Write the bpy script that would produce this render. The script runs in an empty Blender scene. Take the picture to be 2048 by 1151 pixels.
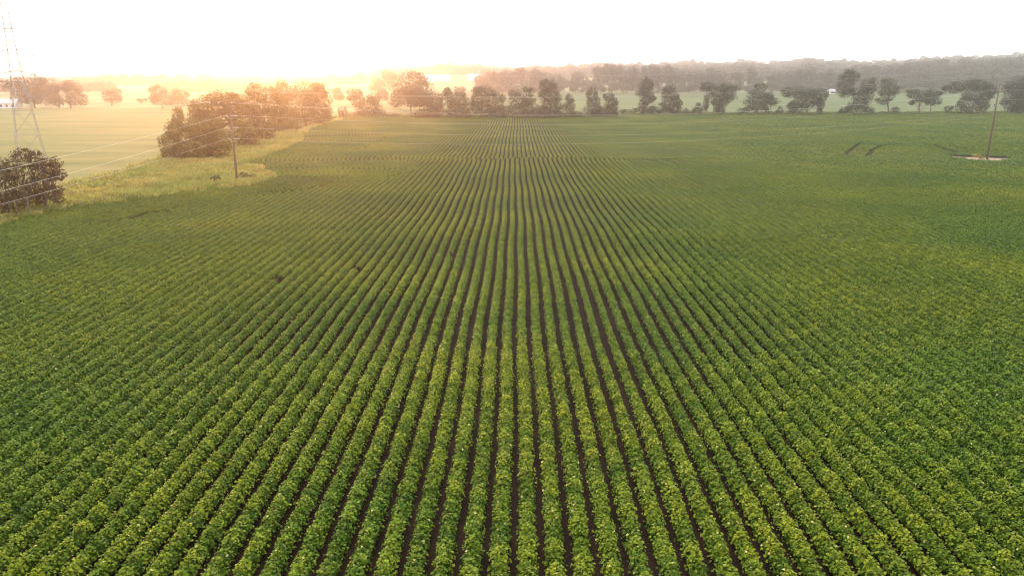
import bpy, math, random
import numpy as np
from mathutils import Matrix, Vector

# ------------------------------------------------------------------ camera, sky, sun, exposure
C = bpy.context.scene
COL = C.collection
F = 1450.0            # focal length in photo pixels (photo is 2048 wide)
H = 16.5              # camera height above the field
PITCH = math.atan(420.0 / F)
YAW = math.atan(8.0 / F)
cam_data = bpy.data.cameras.new("camera")
cam_data.sensor_width = 36.0
cam_data.lens = F / 2048 * 36.0
cam_data.clip_start = 0.5
cam_data.clip_end = 20000
cam = bpy.data.objects.new("camera", cam_data)
COL.objects.link(cam)
cam.location = (0, 0, H)
cam.rotation_euler = (math.radians(90) - PITCH, 0, YAW)
C.camera = cam
RM = np.array(cam.rotation_euler.to_matrix())

SUN_EL = math.radians(5.0)
SKY_EL = math.radians(62.0)
SUN_AZ = math.radians(-18.0)           # angle from +Y towards +X (negative: left of the view)
world = bpy.data.worlds.new("World")
C.world = world
world.use_nodes = True
nt = world.node_tree
nt.nodes.clear()
sky = nt.nodes.new("ShaderNodeTexSky")
sky.sky_type = 'NISHITA'
sky.sun_disc = False
sky.sun_elevation = SKY_EL
sky.sun_rotation = SUN_AZ
sky.air_density = 1.0
sky.dust_density = 2.0
sky.ozone_density = 0.6
bg = nt.nodes.new("ShaderNodeBackground")
bg.inputs['Strength'].default_value = 0.15
wo = nt.nodes.new("ShaderNodeOutputWorld")
hsv = nt.nodes.new("ShaderNodeHueSaturation")
hsv.inputs['Saturation'].default_value = 0.08
nt.links.new(sky.outputs[0], hsv.inputs['Color'])
nt.links.new(hsv.outputs[0], bg.inputs['Color'])
nt.links.new(bg.outputs[0], wo.inputs['Surface'])

sl = bpy.data.lights.new("sun", 'SUN')
sl.energy = 1.25
sl.angle = math.radians(0.6)
sl.color = (1.0, 0.40, 0.13)
sun = bpy.data.objects.new("sun", sl)
COL.objects.link(sun)
sdir = Vector((math.sin(SUN_AZ) * math.cos(SUN_EL), math.cos(SUN_AZ) * math.cos(SUN_EL), math.sin(SUN_EL)))
sun.rotation_euler = sdir.to_track_quat('Z', 'Y').to_euler()
sun.location = (0, 0, 60)

C.view_settings.view_transform = 'Standard'
C.view_settings.look = 'None'
C.view_settings.exposure = 1.75
C.view_settings.gamma = 1.0
C.view_settings.use_curve_mapping = False
C.render.engine = 'CYCLES'
C.cycles.max_bounces = 6
C.cycles.diffuse_bounces = 3
C.cycles.glossy_bounces = 2
C.cycles.transmission_bounces = 3
C.cycles.volume_bounces = 1
C.cycles.use_denoising = True
C.cycles.filter_width = 1.15

HAZE_DENSITY = 0.00030
HAZE_COLOR = (.98, 0.95, 0.95, 1)
HAZE_ANISO = 0.83

# ------------------------------------------------------------------ helpers
rng = np.random.default_rng(7)
random.seed(5)


def ray(px, py):
    v = np.array([(px - 1024) / F, -(py - 575.5) / F, -1.0])
    return RM @ v


def gp(px, py, z=0.0):
    """photo pixel -> point on a level plane at height z"""
    d = ray(px, py)
    t = (z - H) / d[2]
    return np.array([d[0] * t, d[1] * t, z])


def at(px, py, Y):
    """photo pixel -> point on the upright plane at distance Y in front of the camera"""
    d = ray(px, py)
    t = Y / d[1]
    return np.array([d[0] * t, Y, H + d[2] * t])


def S(a, b, x):
    t = np.clip((x - a) / (b - a), 0, 1)
    return t * t * (3 - 2 * t)


def terrain(x, y):
    x = np.asarray(x, float)
    y = np.asarray(y, float)
    q = x / np.maximum(y, 1.0)
    r = S(-0.30, -0.10, q)
    g = np.interp(y, [340, 720, 1000, 1500, 2500, 4200], [0, 1.5, 9, 24, 36, 42])
    rh = 11 * S(0.28, 0.62, q) * S(600, 860, y)
    flat = np.interp(y, [600, 1600, 4200], [0, 6, 14])
    return np.where(y > 0, r * (g + rh) + (1 - r) * flat, 0)


def tag(o, label=None, cat=None, group=None, kind=None):
    if label: o['label'] = label
    if cat: o['category'] = cat
    if group: o['group'] = group
    if kind: o['kind'] = kind
    return o


def mesh_from(name, verts, faces, mat, parent=None, smooth=False):
    me = bpy.data.meshes.new(name)
    me.from_pydata([tuple(map(float, v)) for v in verts], [], faces)
    me.materials.append(mat)
    if smooth:
        me.polygons.foreach_set('use_smooth', [True] * len(me.polygons))
    me.update()
    o = bpy.data.objects.new(name, me)
    COL.objects.link(o)
    if parent: o.parent = parent
    return o


def quads_mesh(name, V, tone=None, tri=False):
    """V: (n,4,3) array of quad corners -> mesh; tone: (n,) per-face value"""
    n, k = V.shape[0], V.shape[1]
    me = bpy.data.meshes.new(name)
    me.vertices.add(n * k)
    me.vertices.foreach_set('co', np.ascontiguousarray(V, dtype=np.float32).ravel())
    me.loops.add(n * k)
    me.loops.foreach_set('vertex_index', np.arange(n * k, dtype=np.int32))
    me.polygons.add(n)
    me.polygons.foreach_set('loop_start', np.arange(0, n * k, k, dtype=np.int32))
    me.polygons.foreach_set('loop_total', np.full(n, k, dtype=np.int32))
    me.update(calc_edges=True)
    if tone is not None:
        a = me.attributes.new('tone', 'FLOAT', 'FACE')
        a.data.foreach_set('value', tone.astype(np.float32))
    return me


def link(name, me, mat, parent=None):
    me.materials.append(mat)
    o = bpy.data.objects.new(name, me)
    COL.objects.link(o)
    if parent: o.parent = parent
    return o


def unit(v):
    return v / np.maximum(np.linalg.norm(v, axis=-1, keepdims=True), 1e-9)


def leaf_quads(P, N, size, aspect=0.8, fold=0.25, r=None):
    """diamond, slightly folded leaves at P facing N"""
    r = r or rng
    n = len(P)
    N = unit(N)
    A = unit(np.cross(N, unit(r.normal(size=(n, 3)))))
    B = np.cross(N, A)
    s = size[:, None] if np.ndim(size) else size
    V = np.empty((n, 4, 3))
    lo = r.uniform(0.42, 0.58, size=(n, 1))
    V[:, 0] = P - A * s * lo
    V[:, 1] = P + B * s * 0.5 * aspect + N * s * fold * 0.5 - A * s * .08
    V[:, 2] = P + A * s * (1 - lo) - N * s * 0.15
    V[:, 3] = P - B * s * 0.5 * aspect + N * s * fold * 0.5 - A * s * .08
    return V


def noise3(P, f, seed=0.0):
    x, y, z = (P * f + seed).T
    return (np.sin(x * 1.3 + 2.1 * np.sin(y * .9 + 1.7)) + np.sin(y * 1.7 + 1.6 * np.sin(z * 1.1 + .4))
            + np.sin(z * 1.5 + 1.9 * np.sin(x * .8 + 2.9))) / 3


class MB:
    """collects boxes, bars and tubes; build() links them as one mesh"""
    def __init__(s): s.v = []; s.f = []

    def poly(s, pts, faces):
        b = len(s.v)
        s.v += [tuple(map(float, p)) for p in pts]
        s.f += [tuple(b + i for i in f) for f in faces]

    def box(s, c, d, rz=0):
        x, y, z = d[0] / 2, d[1] / 2, d[2] / 2
        ca, sa = math.cos(rz), math.sin(rz)
        pts = []
        for dz in (-z, z):
            for dx, dy in ((-x, -y), (x, -y), (x, y), (-x, y)):
                pts.append((c[0] + dx * ca - dy * sa, c[1] + dx * sa + dy * ca, c[2] + dz))
        s.poly(pts, [(3, 2, 1, 0), (4, 5, 6, 7), (0, 1, 5, 4), (1, 2, 6, 5), (2, 3, 7, 6), (3, 0, 4, 7)])

    def tube(s, pts, rad, n=8, cap=True):
        pts = [np.array(p, float) for p in pts]
        rad = rad if hasattr(rad, '__len__') else [rad] * len(pts)
        b = len(s.v)
        ref = None
        for i, p in enumerate(pts):
            t = pts[min(i + 1, len(pts) - 1)] - pts[max(i - 1, 0)]
            t /= max(np.linalg.norm(t), 1e-9)
            if ref is None:
                ref = np.array([1., 0, 0]) if abs(t[0]) < .8 else np.array([0, 1., 0])
            a = np.cross(t, ref); a /= np.linalg.norm(a)
            c = np.cross(a, t); ref = c
            for k in range(n):
                w = 2 * math.pi * k / n
                s.v.append(tuple(p + (a * math.cos(w) + c * math.sin(w)) * rad[i]))
        for i in range(len(pts) - 1):
            for k in range(n):
                a0 = b + i * n + k; a1 = b + i * n + (k + 1) % n
                s.f.append((a0, a1, a1 + n, a0 + n))
        if cap:
            s.f.append(tuple(b + k for k in range(n))[::-1])
            s.f.append(tuple(b + (len(pts) - 1) * n + k for k in range(n)))

    def build(s, name, mat, parent=None, smooth=False):
        return mesh_from(name, s.v, s.f, mat, parent, smooth)


# ------------------------------------------------------------------ materials
def nodes(name):
    m = bpy.data.materials.new(name)
    m.use_nodes = True
    t = m.node_tree
    t.nodes.clear()
    out = t.nodes.new('ShaderNodeOutputMaterial')
    return m, t, out


def ramp(t, fac, stops):
    r = t.nodes.new('ShaderNodeValToRGB')
    e = r.color_ramp.elements
    while len(e) < len(stops): e.new(0.5)
    for i, (p, c) in enumerate(stops):
        e[i].position = p
        e[i].color = (*c, 1)
    t.links.new(fac, r.inputs[0])
    return r.outputs[0]


def tex_noise(t, scale, detail=4, rough=.55, vec=None, kind=None):
    n = t.nodes.new('ShaderNodeTexNoise')
    n.inputs['Scale'].default_value = scale
    n.inputs['Detail'].default_value = detail
    n.inputs['Roughness'].default_value = rough
    if vec is not None: t.links.new(vec, n.inputs['Vector'])
    return n.outputs['Fac']


def position(t):
    return t.nodes.new('ShaderNodeNewGeometry').outputs['Position']


def mixc(t, fac, a, b, mode='MIX'):
    m = t.nodes.new('ShaderNodeMix')
    m.data_type = 'RGBA'
    m.blend_type = mode
    for s, v in ((0, fac), (6, a), (7, b)):
        if hasattr(v, 'links') or hasattr(v, 'is_linked'): t.links.new(v, m.inputs[s])
        elif s == 0: m.inputs[0].default_value = v
        else: m.inputs[s].default_value = (*v, 1)
    return m.outputs[2]


def foliage_mat(name, stops, patch=None, patch_scale=.05, transl=.3, rough=.5, spec=.5, objvar=0.0):
    """leaf surface: per-leaf tone -> colour ramp, field patches, diffuse + translucent + soft sheen"""
    m, t, out = nodes(name)
    at_ = t.nodes.new('ShaderNodeAttribute')
    at_.attribute_name = 'tone'
    col = ramp(t, at_.outputs['Fac'], stops)
    if patch:
        n = tex_noise(t, patch_scale, 5, .6, position(t))
        pr = t.nodes.new('ShaderNodeMapRange')
        pr.inputs['From Min'].default_value = .38
        pr.inputs['From Max'].default_value = .64
        t.links.new(n, pr.inputs['Value'])
        tint = mixc(t, pr.outputs[0], patch[0], patch[1])
        col = mixc(t, 1.0, col, tint, 'MULTIPLY')
    if objvar:
        oi = t.nodes.new('ShaderNodeObjectInfo')
        mr = t.nodes.new('ShaderNodeMapRange')
        mr.inputs['To Min'].default_value = 1 - objvar
        mr.inputs['To Max'].default_value = 1 + objvar
        t.links.new(oi.outputs['Random'], mr.inputs['Value'])
        hs = t.nodes.new('ShaderNodeHueSaturation')
        t.links.new(mr.outputs[0], hs.inputs['Value'])
        t.links.new(col, hs.inputs['Color'])
        col = hs.outputs[0]
    p = t.nodes.new('ShaderNodeBsdfPrincipled')
    p.inputs['Roughness'].default_value = rough
    p.inputs['Specular IOR Level'].default_value = spec
    t.links.new(col, p.inputs['Base Color'])
    tr = t.nodes.new('ShaderNodeBsdfTranslucent')
    tc = mixc(t, 1.0, col, (1.25, 1.35, .55), 'MULTIPLY')
    t.links.new(tc, tr.inputs['Color'])
    mx = t.nodes.new('ShaderNodeMixShader')
    mx.inputs[0].default_value = transl
    t.links.new(p.outputs[0], mx.inputs[1])
    t.links.new(tr.outputs[0], mx.inputs[2])
    t.links.new(mx.outputs[0], out.inputs['Surface'])
    return m


def ground_mat(name, stops, scale=.08, stretch=(1, 1, 1), fine=None, bump=.3, bscale=1.5, rough=.95):
    m, t, out = nodes(name)
    pos = position(t)
    mp = t.nodes.new('ShaderNodeMapping')
    mp.inputs['Scale'].default_value = stretch
    t.links.new(pos, mp.inputs['Vector'])
    n1 = tex_noise(t, scale, 6, .6, mp.outputs[0])
    n2 = tex_noise(t, bscale, 5, .7, mp.outputs[0])
    ad = t.nodes.new('ShaderNodeMath'); ad.operation = 'MULTIPLY_ADD'
    ad.inputs[1].default_value = .35
    t.links.new(n2, ad.inputs[0]); t.links.new(n1, ad.inputs[2])
    sb = t.nodes.new('ShaderNodeMath'); sb.operation = 'SUBTRACT'
    sb.inputs[1].default_value = .175
    t.links.new(ad.outputs[0], sb.inputs[0])
    col = ramp(t, sb.outputs[0], stops)
    p = t.nodes.new('ShaderNodeBsdfPrincipled')
    p.inputs['Roughness'].default_value = rough
    p.inputs['Specular IOR Level'].default_value = .15
    t.links.new(col, p.inputs['Base Color'])
    b = t.nodes.new('ShaderNodeBump')
    b.inputs['Strength'].default_value = bump
    b.inputs['Distance'].default_value = .25
    t.links.new(n2, b.inputs['Height'])
    t.links.new(b.outputs[0], p.inputs['Normal'])
    t.links.new(p.outputs[0], out.inputs['Surface'])
    return m


def plain_mat(name, col, rough=.7, metal=0.0, var=.25, scale=3.0, stretch=(1, 1, 1)):
    m, t, out = nodes(name)
    mp = t.nodes.new('ShaderNodeMapping')
    mp.inputs['Scale'].default_value = stretch
    tc = t.nodes.new('ShaderNodeTexCoord')
    t.links.new(tc.outputs['Object'], mp.inputs['Vector'])
    n = tex_noise(t, scale, 5, .6, mp.outputs[0])
    c = ramp(t, n, [(.3, tuple(x * (1 - var) for x in col)), (.7, tuple(min(1, x * (1 + var)) for x in col))])
    p = t.nodes.new('ShaderNodeBsdfPrincipled')
    p.inputs['Roughness'].default_value = rough
    p.inputs['Metallic'].default_value = metal
    t.links.new(c, p.inputs['Base Color'])
    t.links.new(p.outputs[0], out.inputs['Surface'])
    return m


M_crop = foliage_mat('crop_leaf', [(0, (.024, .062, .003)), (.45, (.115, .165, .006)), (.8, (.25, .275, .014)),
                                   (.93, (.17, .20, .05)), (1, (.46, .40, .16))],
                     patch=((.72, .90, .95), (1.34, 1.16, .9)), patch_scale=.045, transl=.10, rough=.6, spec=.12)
M_tree = foliage_mat('tree_leaf', [(0, (.018, .028, .006)), (.5, (.040, .054, .011)), (1, (.075, .085, .018))],
                     transl=.16, rough=.6, spec=.3, objvar=.22)
M_vine = foliage_mat('vine_leaf', [(0, (.018, .026, .006)), (.5, (.038, .050, .011)), (1, (.075, .082, .02))],
                     transl=.16, rough=.6, spec=.3, objvar=.22)
M_bush = foliage_mat('brown_vine_leaf', [(0, (.040, .020, .009)), (.5, (.070, .045, .016)), (1, (.105, .085, .026))], transl=.2, rough=.6, spec=.2)
M_thicket = foliage_mat('thicket_leaf', [(0, (.050, .044, .008)), (.5, (.10, .085, .014)), (1, (.16, .135, .025))], transl=.42, rough=.6, spec=.2, objvar=.15)  # warmer, brighter leaf colour: the backlit glow painted into the foliage
M_wood = foliage_mat('woodland_leaf', [(0, (.022, .034, .010)), (.5, (.048, .062, .018)), (1, (.085, .098, .028))],
                     transl=.2, rough=.6, spec=.3, objvar=.3)
M_grass = foliage_mat('grass_blade', [(0, (.15, .16, .05)), (.5, (.29, .25, .11)), (.85, (.33, .31, .14)), (1, (.42, .36, .2))],
                      patch=((.8, .95, .75), (1.25, 1.1, 1.1)), patch_scale=.09, transl=.4, rough=.7, spec=.2)
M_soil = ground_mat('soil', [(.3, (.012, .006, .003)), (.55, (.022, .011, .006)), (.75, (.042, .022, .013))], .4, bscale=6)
M_bare = ground_mat('bare_earth', [(.3, (.20, .14, .09)), (.7, (.33, .25, .17))], .5, bscale=5)
M_pasture = ground_mat('pasture', [(.32, (.085, .095, .025)), (.48, (.125, .14, .038)), (.56, (.145, .145, .045)), (.66, (.18, .165, .06))],
                       .02, (1, 5, 1), bscale=.5, bump=1.0)
M_meadow = ground_mat('meadow', [(.35, (.045, .070, .018)), (.5, (.065, .098, .026)), (.65, (.09, .125, .036))],
                      .010, (1, 5, 1), bscale=.5, bump=.5)
M_base = ground_mat('countryside', [(.35, (.06, .09, .03)), (.5, (.11, .135, .045)), (.65, (.17, .17, .07))],
                    .006, (1, 3, 1), bscale=.3, bump=.4)
M_bark = plain_mat('bark', (.13, .095, .07), .9, var=.4, scale=4)
M_pole = plain_mat('weathered_pole_wood', (.12, .09, .065), .85, var=.35, scale=3, stretch=(6, 6, .6))
M_steel = plain_mat('galvanised_steel', (.24, .24, .25), .6, .4, .12, 2)
M_wire = plain_mat('aluminium_wire', (.62, .6, .58), .4, .6, .08, 1)
M_porc = plain_mat('porcelain', (.33, .31, .29), .3, 0, .05, 2)
M_white = plain_mat('white_sheet_metal', (.78, .79, .82), .5, 0, .06, .3)
M_roofm = plain_mat('pale_metal_roof', (.80, .82, .86), .4, 0, .05, .2)
M_dark = plain_mat('dark_opening', (.05, .055, .06), .3, 0, .1, 1)
M_siding = plain_mat('painted_siding', (.7, .69, .66), .7, 0, .08, 1)
M_shingle = plain_mat('grey_shingle', (.42, .42, .44), .8, 0, .2, 2)

# ------------------------------------------------------------------ ground
def sheet(name, pts, z, mat, kind='structure', step=None):
    o = mesh_from(name, [(p[0], p[1], z) for p in pts], [tuple(range(len(pts)))], mat)
    o['kind'] = kind
    return o


gx = np.unique(np.concatenate([np.linspace(-3200, -400, 30), np.linspace(-400, 500, 46), np.linspace(500, 3400, 30)]))
gy = np.unique(np.concatenate([[-300, -100, 0], np.linspace(40, 340, 9), np.linspace(340, 1000, 45), np.linspace(1000, 4100, 50)]))
GX, GY = np.meshgrid(gx, gy)
GZ = terrain(GX, GY) - 0.06
gv = np.stack([GX.ravel(), GY.ravel(), GZ.ravel()], 1)
nx = len(gx)
gf = [(j * nx + i, j * nx + i + 1, (j + 1) * nx + i + 1, (j + 1) * nx + i) for j in range(len(gy) - 1) for i in range(nx - 1)]
ground = mesh_from('ground', gv, gf, M_base, smooth=True)
tag(ground, kind='structure')

# outline of the crop field: left edge traced in photo pixels, then far edge, right, near
LEFT_EDGE = [(-400, 560), (-200, 500), (0, 447), (83, 427), (146, 413), (233, 405), (358, 386), (440, 378), (495, 371), (541, 356),
             (520, 345), (494, 340), (485, 329), (503, 321), (560, 300), (597, 284), (602, 268), (640, 250), (691, 238)]
left_w = [gp(*p)[:2] for p in LEFT_EDGE]
far_w = [gp(*p)[:2] for p in [(800, 237), (1000, 237), (1170, 236), (1300, 232), (1500, 231), (1750, 231.5), (1900, 229.5), (2060, 229), (2500, 229)]]
field = left_w + far_w + [np.array([320, 60]), np.array([60, 4]), np.array([-45, 4])]
field = np.array(field)
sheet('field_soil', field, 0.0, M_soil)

past = [gp(*p)[:2] for p in [(-500, 640), (0, 447), (146, 413), (440, 378), (541, 356), (485, 329), (597, 284), (691, 238), (700, 219), (375, 216), (150, 215), (-200, 215)]]
sheet('pasture', past, -0.03, M_pasture)


def terrain_sheet(name, x0, x1, y0, y1, nxn, nyn, mat, dz, qcut=None):
    v = []; f = []
    for j in range(nyn):
        for i in range(nxn):
            y = y0 + (y1 - y0) * j / (nyn - 1)
            a = x0(y) + (x1(y) - x0(y)) * i / (nxn - 1)
            v.append((a, y, float(terrain(a, y)) + dz))
    for j in range(nyn - 1):
        for i in range(nxn - 1):
            f.append((j * nxn + i, j * nxn + i + 1, (j + 1) * nxn + i + 1, (j + 1) * nxn + i))
    o = mesh_from(name, v, f, mat, smooth=True)
    return tag(o, kind='structure')


terrain_sheet('meadow', lambda y: -75 - .0 * y, lambda y: 620, 322, 790, 40, 26, M_meadow, 0.25)

# bare ground around the right pole
bp = []
cp = gp(1962, 319)
for k in range(26):
    a = 2 * math.pi * k / 26
    rr = 1 + .18 * math.sin(3 * a + 1) + .12 * math.sin(7 * a)
    bp.append((cp[0] + 5.6 * rr * math.cos(a), cp[1] + 5.6 * rr * math.sin(a)))
sheet('bare_earth_patch', bp, 0.02, M_bare)
bare = np.array(bp)

# ------------------------------------------------------------------ crop rows
SP = 0.965


def in_poly(x, y, poly):
    inside = np.zeros(x.shape, bool)
    n = len(poly)
    j = n - 1
    for i in range(n):
        xi, yi = poly[i]; xj, yj = poly[j]
        c = ((yi > y) != (yj > y)) & (x < (xj - xi) * (y - yi) / ((yj - yi) + 1e-12) + xi)
        inside ^= c
        j = i
    return inside


def seg_dist(x, y, pl):
    d = np.full(x.shape, 1e9)
    for (ax, ay), (bx, by) in zip(pl[:-1], pl[1:]):
        vx, vy = bx - ax, by - ay
        t = np.clip(((x - ax) * vx + (y - ay) * vy) / (vx * vx + vy * vy), 0, 1)
        d = np.minimum(d, np.hypot(x - ax - t * vx, y - ay - t * vy))
    return d


def wander(x, y):
    """sideways drift of the planted rows: gentle waves plus the two terrace bends on the left"""
    d = .14 * np.sin(y / 39. + x / 60.) + .05 * np.sin(y / 13. + x / 23. + 1) + .05 * np.sin(y / 4.1 + x / 9.)
    d = d + 1.5 * S(0, 1, x / 60.) * np.sin(y / 55. + .6) * .35
    b1 = 9.5 * np.exp(-((y - 190) / 19.) ** 2) * S(-34, -44, x)
    b2 = 9.0 * np.exp(-((y - 133) / 11.) ** 2) * S(-19, -28, x)
    b3 = 0.0 * np.exp(-((y - 158) / 9.) ** 2) * S(-34, -46, x)
    b4 = 5.0 * np.exp(-((y - 165) / 16.) ** 2) * S(62, 80, x)
    jog = .48 * (y > 152 + 1.6 * np.sin(x / 5.)) * S(-34, -24, x)
    return d + b1 + b2 + b3 + b4 + jog


rows = np.arange(-190, 270)
ds = 0.25
ss = np.arange(5, 352, ds)
X0, Y0 = np.meshgrid(rows * SP + .35, ss, indexing='ij')
X0 = X0.ravel(); Y0 = Y0.ravel()
# keep only what could be seen
keep = (np.abs(X0) < Y0 * .80 + 14)
X0 = X0[keep]; Y0 = Y0[keep]
RX = X0 + wander(X0, Y0)
RY = Y0 + .0
comp = 1 + (wander(X0 + .5, Y0) - wander(X0 - .5, Y0))
dydx = (wander(X0, Y0 + .5) - wander(X0, Y0 - .5))
TX, TY = dydx, np.ones_like(dydx)
hd = seg_dist(RX, RY, left_w[:11])
m = in_poly(RX, RY, field) & ((hd > 13.2) | (RY > 123))
m &= (comp > .45) | (rng.random(len(X0)) < .3)
# rows squeezed together in a bend: drop every other one
ridx = np.round((X0 - .35) / SP).astype(int)
m &= ~((comp < .50) & (ridx % 2 == 0))
RX, RY, TX, TY, XR = RX[m], RY[m], TX[m], TY[m], X0[m]

# headland rows that follow the field edge
hx, hy, htx, hty, hr = [], [], [], [], []
edge = np.array(left_w[:11])
# resample and smooth the edge
L = np.concatenate([[0], np.cumsum(np.hypot(*np.diff(edge, axis=0).T))])
tt = np.arange(0, L[-1], 1.0)
ex = np.interp(tt, L, edge[:, 0]); ey = np.interp(tt, L, edge[:, 1])
ker = np.ones(13) / 13
exs = np.convolve(np.pad(ex, 6, 'edge'), ker, 'valid'); eys = np.convolve(np.pad(ey, 6, 'edge'), ker, 'valid')
dx_, dy_ = np.gradient(exs), np.gradient(eys)
ln = np.hypot(dx_, dy_); dx_ /= ln; dy_ /= ln
for k in range(14):
    off = .6 + k * SP
    ox, oy = exs + dy_ * off, eys - dx_ * off
    t2 = np.arange(0, len(ox) - 1, ds)
    xx = np.interp(t2, np.arange(len(ox)), ox); yy = np.interp(t2, np.arange(len(oy)), oy)
    tx = np.interp(t2, np.arange(len(ox)), dx_); ty = np.interp(t2, np.arange(len(ox)), dy_)
    w = .18 * np.sin(t2 / 5. + k * .7)
    hx.append(xx + w); hy.append(yy + w); htx.append(tx); hty.append(ty); hr.append(np.full(len(xx), 500. + k))
hx, hy, htx, hty, hr = map(np.concatenate, (hx, hy, htx, hty, hr))
k_ = in_poly(hx, hy, field) & (np.abs(hx) < hy * .85 + 14)
RX = np.concatenate([RX, hx[k_]]); RY = np.concatenate([RY, hy[k_]])
TX = np.concatenate([TX, htx[k_]]); TY = np.concatenate([TY, hty[k_]]); XR = np.concatenate([XR, hr[k_]])

# gaps: bare patch, curved wheel tracks, thin spots
m = ~in_poly(RX, RY, bare * 1.0)
tracks = [[(1690, 314), (1702, 303), (1712, 296), (1722, 289)],
          [(1735, 315), (1747, 303), (1762, 295), (1800, 291), (1850, 291), (1880, 298), (1912, 309)],
          [(1870, 293), (1905, 305), (1935, 310)],
          [(255, 444), (278, 438), (300, 432), (330, 428)], [(205, 452), (235, 446)]]
for tr in tracks:
    pl = [gp(*p)[:2] for p in tr]
    m &= seg_dist(RX, RY, pl) > .55
holes = [(712, 546), (553, 567), (905, 517), (1092, 325), (1150, 324), (900, 326)]
for h in holes:
    p = gp(*h)
    m &= np.hypot(RX - p[0], (RY - p[1]) * .6) > .4
jl = 152 + 1.6 * np.sin(RX / 5.)
m &= ~((np.abs(RY - jl) < .7 + .6 * np.sin(RX * 2.3)) & (RX > -12) & (RX < 16) & (XR < 400))
RX, RY, TX, TY, XR = (a[m] for a in (RX, RY, TX, TY, XR))
tl = np.hypot(TX, TY); TX /= tl; TY /= tl


def thin_factor(x, y):
    """narrow, weak plants beside the bare furrows"""
    f = np.ones_like(x)
    for (a, b, wd) in [((1141, 560), (1215, 830), .9), ((1150, 530), (1255, 840), 1.0), ((1190, 590), (1290, 820), .8),
                       ((1335, 640), (1412, 790), .6), ((940, 640), (918, 780), .45), ((1052, 590), (1066, 850), .4)]:
        A, B = gp(*a)[:2], gp(*b)[:2]
        d = seg_dist(x, y, [A, B])
        f -= .17 * np.exp(-(d / (wd * .8)) ** 2)
    return np.clip(f, .5, 1)


def hash1(a):
    v = np.sin(a * 127.1) * 43758.5453
    return v - np.floor(v)


def vnoise(s, row, f):
    q = s * f
    i = np.floor(q); t = q - i; t = t * t * (3 - 2 * t)
    return hash1(i + row * 17.3) * (1 - t) + hash1(i + 1 + row * 17.3) * t


def make_leaves(sel, per, size, aspect, jit, tall=1.0, steps=1, oddf=.01, wf=1.0, bump=1.0, hf=1.0, vary=1.0, mound=1.0):
    x, y, tx, ty, r = RX[sel], RY[sel], TX[sel], TY[sel], XR[sel]
    if steps > 1:
        q = (np.arange(len(x)) % steps) == 0
        x, y, tx, ty, r = x[q], y[q], tx[q], ty[q], r[q]
    n = len(x)
    x, y, tx, ty, r = (np.repeat(a, per) for a in (x, y, tx, ty, r))
    N = n * per
    s = rng.uniform(-jit, jit, N)
    x = x + tx * s; y = y + ty * s
    along = y + x * .37
    big = noise3(np.stack([x, y, x * 0], 1), .16, 3.)
    vn = vnoise(along, r, 2.3) * .55 + vnoise(along, r + .5, .9) * .45
    thin = thin_factor(x, y)
    ph = along / .47 + .35 * np.sin(along * 1.1 + r) + hash1(r) * 7
    pid = np.floor(ph)
    md = np.sqrt(np.abs(np.sin(np.pi * (ph - pid))))
    ph_h = hash1(pid * 3.7 + r * 11.3)
    md = (md - .75) * mound
    wdt = (.385 + .10 * (vn - .5) + .02 * big + .10 * md) * thin * wf
    hgt = hf * (.69 + .10 * bump * (vn - .5) + .10 * bump * (ph_h - .5) + .04 * big + .14 * md) * (.75 + .25 * thin) * tall
    a = rng.normal(0, .66, N)
    a = np.where(np.abs(a) > 1.4, a * .5, a)
    rad = rng.uniform(.74, 1.08, N)
    off = np.sin(a) * wdt * rad
    z0 = .10
    z = z0 + np.abs(np.cos(a)) ** 1.2 * (hgt - z0) * rad
    z = np.maximum(z, .08)
    px, py = ty, -tx
    P = np.stack([x + px * off, y + py * off, z + rng.normal(0, .035, N)], 1)
    up = np.full(N, .95)
    sa_ = np.sin(a) * .8
    Nn = np.stack([px * sa_, py * sa_, up], 1) + rng.normal(0, .20 + .16 * vary, (N, 3))
    sz = size * rng.uniform(.65, 1.3, N)
    V = leaf_quads(P, Nn, sz, aspect)
    plant = ph_h
    tone = np.clip(.39 + vary * (.50 * (rng.random(N) - .5) + .34 * (plant - .5)) + .10 * big, 0, .90)
    odd = rng.random(N)
    tone = np.where(odd < oddf, .97 + .03 * rng.random(N), tone)
    tone = np.where((odd > 1 - .03 * vary * vary) & (vn > .5), .86 + .06 * rng.random(N), tone)
    return V, tone


def ridge(sel, step, nseg=5):
    """the leafy body of each row, below the outer leaves: short overlapping humps"""
    x, y, tx, ty, r = RX[sel], RY[sel], TX[sel], TY[sel], XR[sel]
    q = (np.arange(len(x)) % step) == 0
    x, y, tx, ty, r = x[q], y[q], tx[q], ty[q], r[q]
    half = ds * step * .62
    angs = np.linspace(-1.75, 1.75, nseg + 1)
    px, py = ty, -tx
    V = []
    thin = thin_factor(x, y)
    prof = []
    for e in (-1, 1):
        xx, yy = x + tx * half * e, y + ty * half * e
        al = yy + xx * .37
        vn = vnoise(al, r, 2.3) * .55 + vnoise(al, r + .5, .9) * .45
        w = (.24 + .06 * (vn - .5)) * thin
        h = (.50 + .14 * (vn - .5)) * (.75 + .25 * thin)
        ring = []
        for a in angs:
            ring.append(np.stack([xx + px * np.sin(a) * w, yy + py * np.sin(a) * w, np.maximum(.2 + np.sign(np.cos(a)) * np.abs(np.cos(a)) ** 2 * (h - .2), .02)], 1))
        prof.append(ring)
    for k in range(nseg):
        V.append(np.stack([prof[0][k], prof[0][k + 1], prof[1][k + 1], prof[1][k]], 1))
    V = np.concatenate(V)
    V += rng.normal(0, .03, V.shape)
    return V, np.clip(rng.normal(.06, .05, len(V)), 0, .8)  # near-darkest leaf tones: shade inside the row put into the colour


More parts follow.
